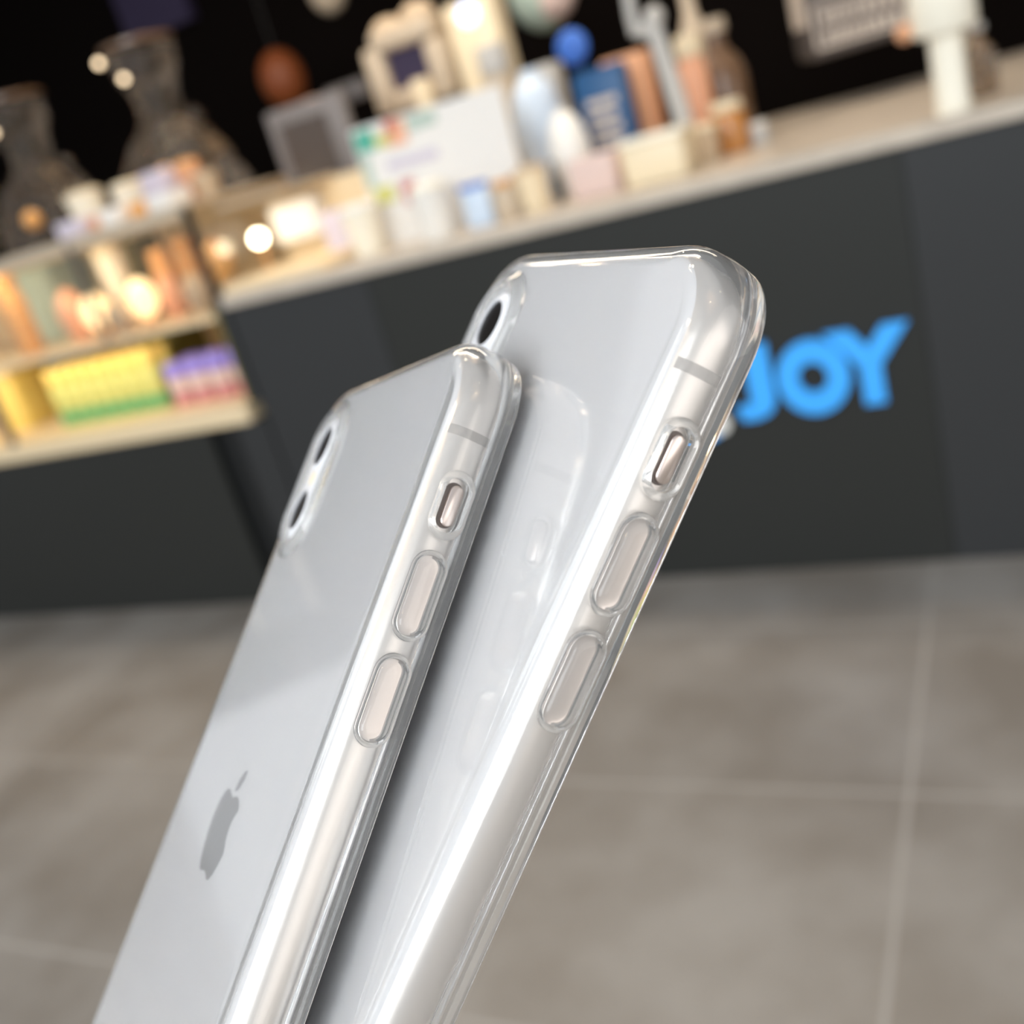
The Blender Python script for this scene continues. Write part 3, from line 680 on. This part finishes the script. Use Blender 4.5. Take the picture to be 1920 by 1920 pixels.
def make_phone(pose, scale, label, case_label):
    R = rodr(pose[:3]); T = Vector(pose[3:]) * .001
    C = R @ Vector((-PW / 2, PL, PT / 2)) * .001 + T      # base point in view axes
    Rw = AX @ R
    q = Rw.to_quaternion().to_matrix()
    e = empty('smartphone', (0, 0, 0)); e.matrix_world = Matrix.Translation(CAM + AX @ (C * scale)) @ q.to_4x4() @ Matrix.Scale(scale, 4)
    tag(e, label, 'smartphone', 'silver smartphones held up in clear cases')
    n = 18
    obj('frame', loops([fr(rad(-62 + 146 * k / n)) for k in range(n + 1)]), 'steel', e)
    g = [(-35.3 + 0 * 1, 0.0)]
    bk = [fr(rad(-62 - 28 * k / 6)) for k in range(6)] + [(-4.2, 0), (-6, 0), (-10.5, 0)]
    obj('back_glass', loops(bk, capB=True), 'phone_back', e)
    ft = [fr(rad(84))] + [(-3.4, PT - .12), (-3.8, PT - .05)] + [(-4.2, PT), (-6, PT), (-10.5, PT)]
    obj('screen', loops(ft, capB=True), 'phone_front', e)
    # antenna break on the button side
    bm = bmesh.new(); rows = []
    for k in range(15):
        d_, w_ = fr(rad(-56 + 112 * k / 14)); rows.append([bm.verts.new(L3(-d_ - .03, v, w_)) for v in (13.6, 15.0)])
    for A, B in zip(rows, rows[1:]): bm.faces.new((A[0], A[1], B[1], B[0]))
    obj('antenna_band', bm, 'antenna', e)
    # buttons and mute switch
    for v in (VU, VD):
        obj('volume_button', side_rings(v, WC, [(5.3, 1.45, -.3), (5.3, 1.45, .25), (5.1, 1.25, .42), (3.9, .5, .42)]), 'button', e)
    for v in (VU, VD): obj('button_slot', side_rings(v, WC, [(5.35, 1.5, .01), (5.35, 1.5, .05), (5.6, 1.75, .05), (5.6, 1.75, .01)], close=True), 'slot', e)
    ms = obj('mute_switch_recess', side_rings(VM, WC, [(3.3, 1.35, .02), (3.3, 1.35, .10)]), 'recess', e)
    obj('mute_switch', side_rings(VM, WC + .3, [(3.0, .98, .1), (3.0, .98, .5), (2.8, .8, .65)]), 'button', e)
    # camera
    cb = obj('camera_bump', back_rings(59.2, 19.2, [(5.6, 12.1, 5.5, -.0), (5.6, 12.1, 5.5, -.9), (5.3, 11.8, 5.2, -1.15), (1, 7, .9, -1.15)]), 'phone_back', e)
    for v in (12.7, 25.7): obj('lens_ring', back_rings(59.2, v, [(4.0, 4.0, 3.99, -1.16), (4.0, 4.0, 3.99, -1.6), (4.2, 4.2, 4.19, -1.65), (4.5, 4.5, 4.49, -1.5), (4.7, 4.7, 4.69, -1.16)], close=True), 'phone_back', e)
    for v in (12.7, 25.7):
        lr = obj('camera_lens', back_rings(59.2, v, [(3.95, 3.95, 3.94, -1.16), (3.95, 3.95, 3.94, -1.25), (.2, .2, .19, -1.25)]), 'lens', e)
    obj('flash', back_rings(59.2, 19.2, [(1.4, 1.4, 1.39, -1.16), (1.4, 1.4, 1.39, -1.25)]), 'cream', e)
    # fruit emblem
    ap = apple_outline()
    lf = [(0, 4.75), (.3, 6.2), (1.3, 7.5), (2.5, 7.9), (2.45, 6.7), (1.6, 5.4), (.7, 4.85)]
    lg = flat_shape(ap, PW / 2 - .6, LOGO_V + .9, -.02, .01, 1.27)
    b2 = flat_shape(lf, PW / 2 - .6, LOGO_V + .9, -.02, .01, 1.27)
    tmp = bpy.data.meshes.new('t'); b2.to_mesh(tmp); b2.free(); lg.from_mesh(tmp)
    obj('fruit_emblem', lg, 'logo', e, smooth=False)
    # ---- clear case: one closed shell
    out = [(-20, -.95), (-8, -.95), (-4.6, -.95)]
    for k in range(0, 11):
        t = rad(9 * k); out.append((-3.1 + 4.1 * math.sin(t), 2.6 - 3.55 * math.cos(t), .55 * k / 10))
    out += [(1.05, 4.2, .7), (1.0, 6.0, .7), (.95, 7.4, .55), (.85, 8.3, .4), (.6, 8.75, .3), (.2, 8.85, .2), (-.4, 8.75, 0), (-.7, 8.45, 0), (-.75, 8.1, 0)]
    inn = [(-.9, 7.75, 0)]
    for k in range(0, 19):
        d_, w_ = fr(rad(72 - 162 * k / 18)); inn.append((d_ + .09, w_ + (-.07 if w_ < .5 else 0) + (.08 if w_ > 7 else 0)))
    inn += [(-4.6, -.08), (-8, -.08), (-20, -.08)]
    prof = out + inn
    # cap with rings: start (outer back centre) and end (inner back centre) each closed
    def flatcap(d): return d
    bm = bmesh.new(); rings = []
    for p in prof:
        dd = p[0]; bl = p[2] if len(p) > 2 else 0
        rings.append([bm.verts.new(v) for v in (loop(dd, p[1], bl) if dd > -10.6 else loop(-10.6, p[1], 0))])
    # drop the duplicated innermost rings
    for A, B in zip(rings, rings[1:]):
        nn = len(A)
        for k in range(nn): bm.faces.new((A[k], A[(k + 1) % nn], B[(k + 1) % nn], B[k]))
    bm.faces.new(rings[0]); bm.faces.new(rings[-1])
    bmesh.ops.remove_doubles(bm, verts=bm.verts, dist=1e-7)
    cs = obj('clear_case', bm, 'tpu', e)
    cs['label'] = case_label
    boolean(cs, back_rings(59.2, 19.2, [(6.6, 13.1, 6.4, -4), (6.6, 13.1, 6.4, .4)]))
    boolean(cs, side_rings(VM, WC, [(3.9, 1.75, .03), (3.9, 1.75, 4)]))
    for p in cs.data.polygons: p.use_smooth = True
    cs.data.set_sharp_from_angle(angle=rad(35))
    HS = 1.08
    obj('switch_cutout_rim', side_rings(VM, WC, [(3.95, 1.8, HS), (3.95, 1.8, HS + .35), (4.3, 2.1, HS + .45), (4.8, 2.55, HS + .3), (5.0, 2.75, HS)], close=True), 'tpu', cs)
    for v in (VU, VD):
        obj('button_cover', side_rings(v, WC, [(6.4, 2.7, HS), (6.3, 2.6, HS + .35), (5.9, 2.25, HS + .5), (5.7, 2.05, HS + .25), (5.5, 1.9, HS + .75), (5.2, 1.6, HS + .95), (4.0, .6, HS + .98)]), 'tpu', cs)
    obj('camera_cutout_rim', back_rings(59.2, 19.2, [(6.7, 13.2, 6.5, -.97), (6.7, 13.2, 6.5, -1.9), (7.2, 13.7, 6.9, -2.05), (8.2, 14.7, 7.6, -1.6), (9.4, 15.9, 8.4, -.97)], close=True), 'tpu', cs)
    return e
make_phone([-0.3501860830364351, 1.0997151546071193, 0.18754013454539306, -4.035749570929226, -25.1787261583819, 143.71270186166063], .967,
           'silver smartphone in a clear case, the nearer left one showing its fruit emblem', 'clear soft case on the left phone')
make_phone([-0.2014338478696305, 1.1318849727943405, 0.3950820466188725, 24.36977450844938, -29.964545888493067, 113.96074761429911], 1.0,
           'silver smartphone in a clear case, the right one partly behind the other', 'clear soft case on the right phone')
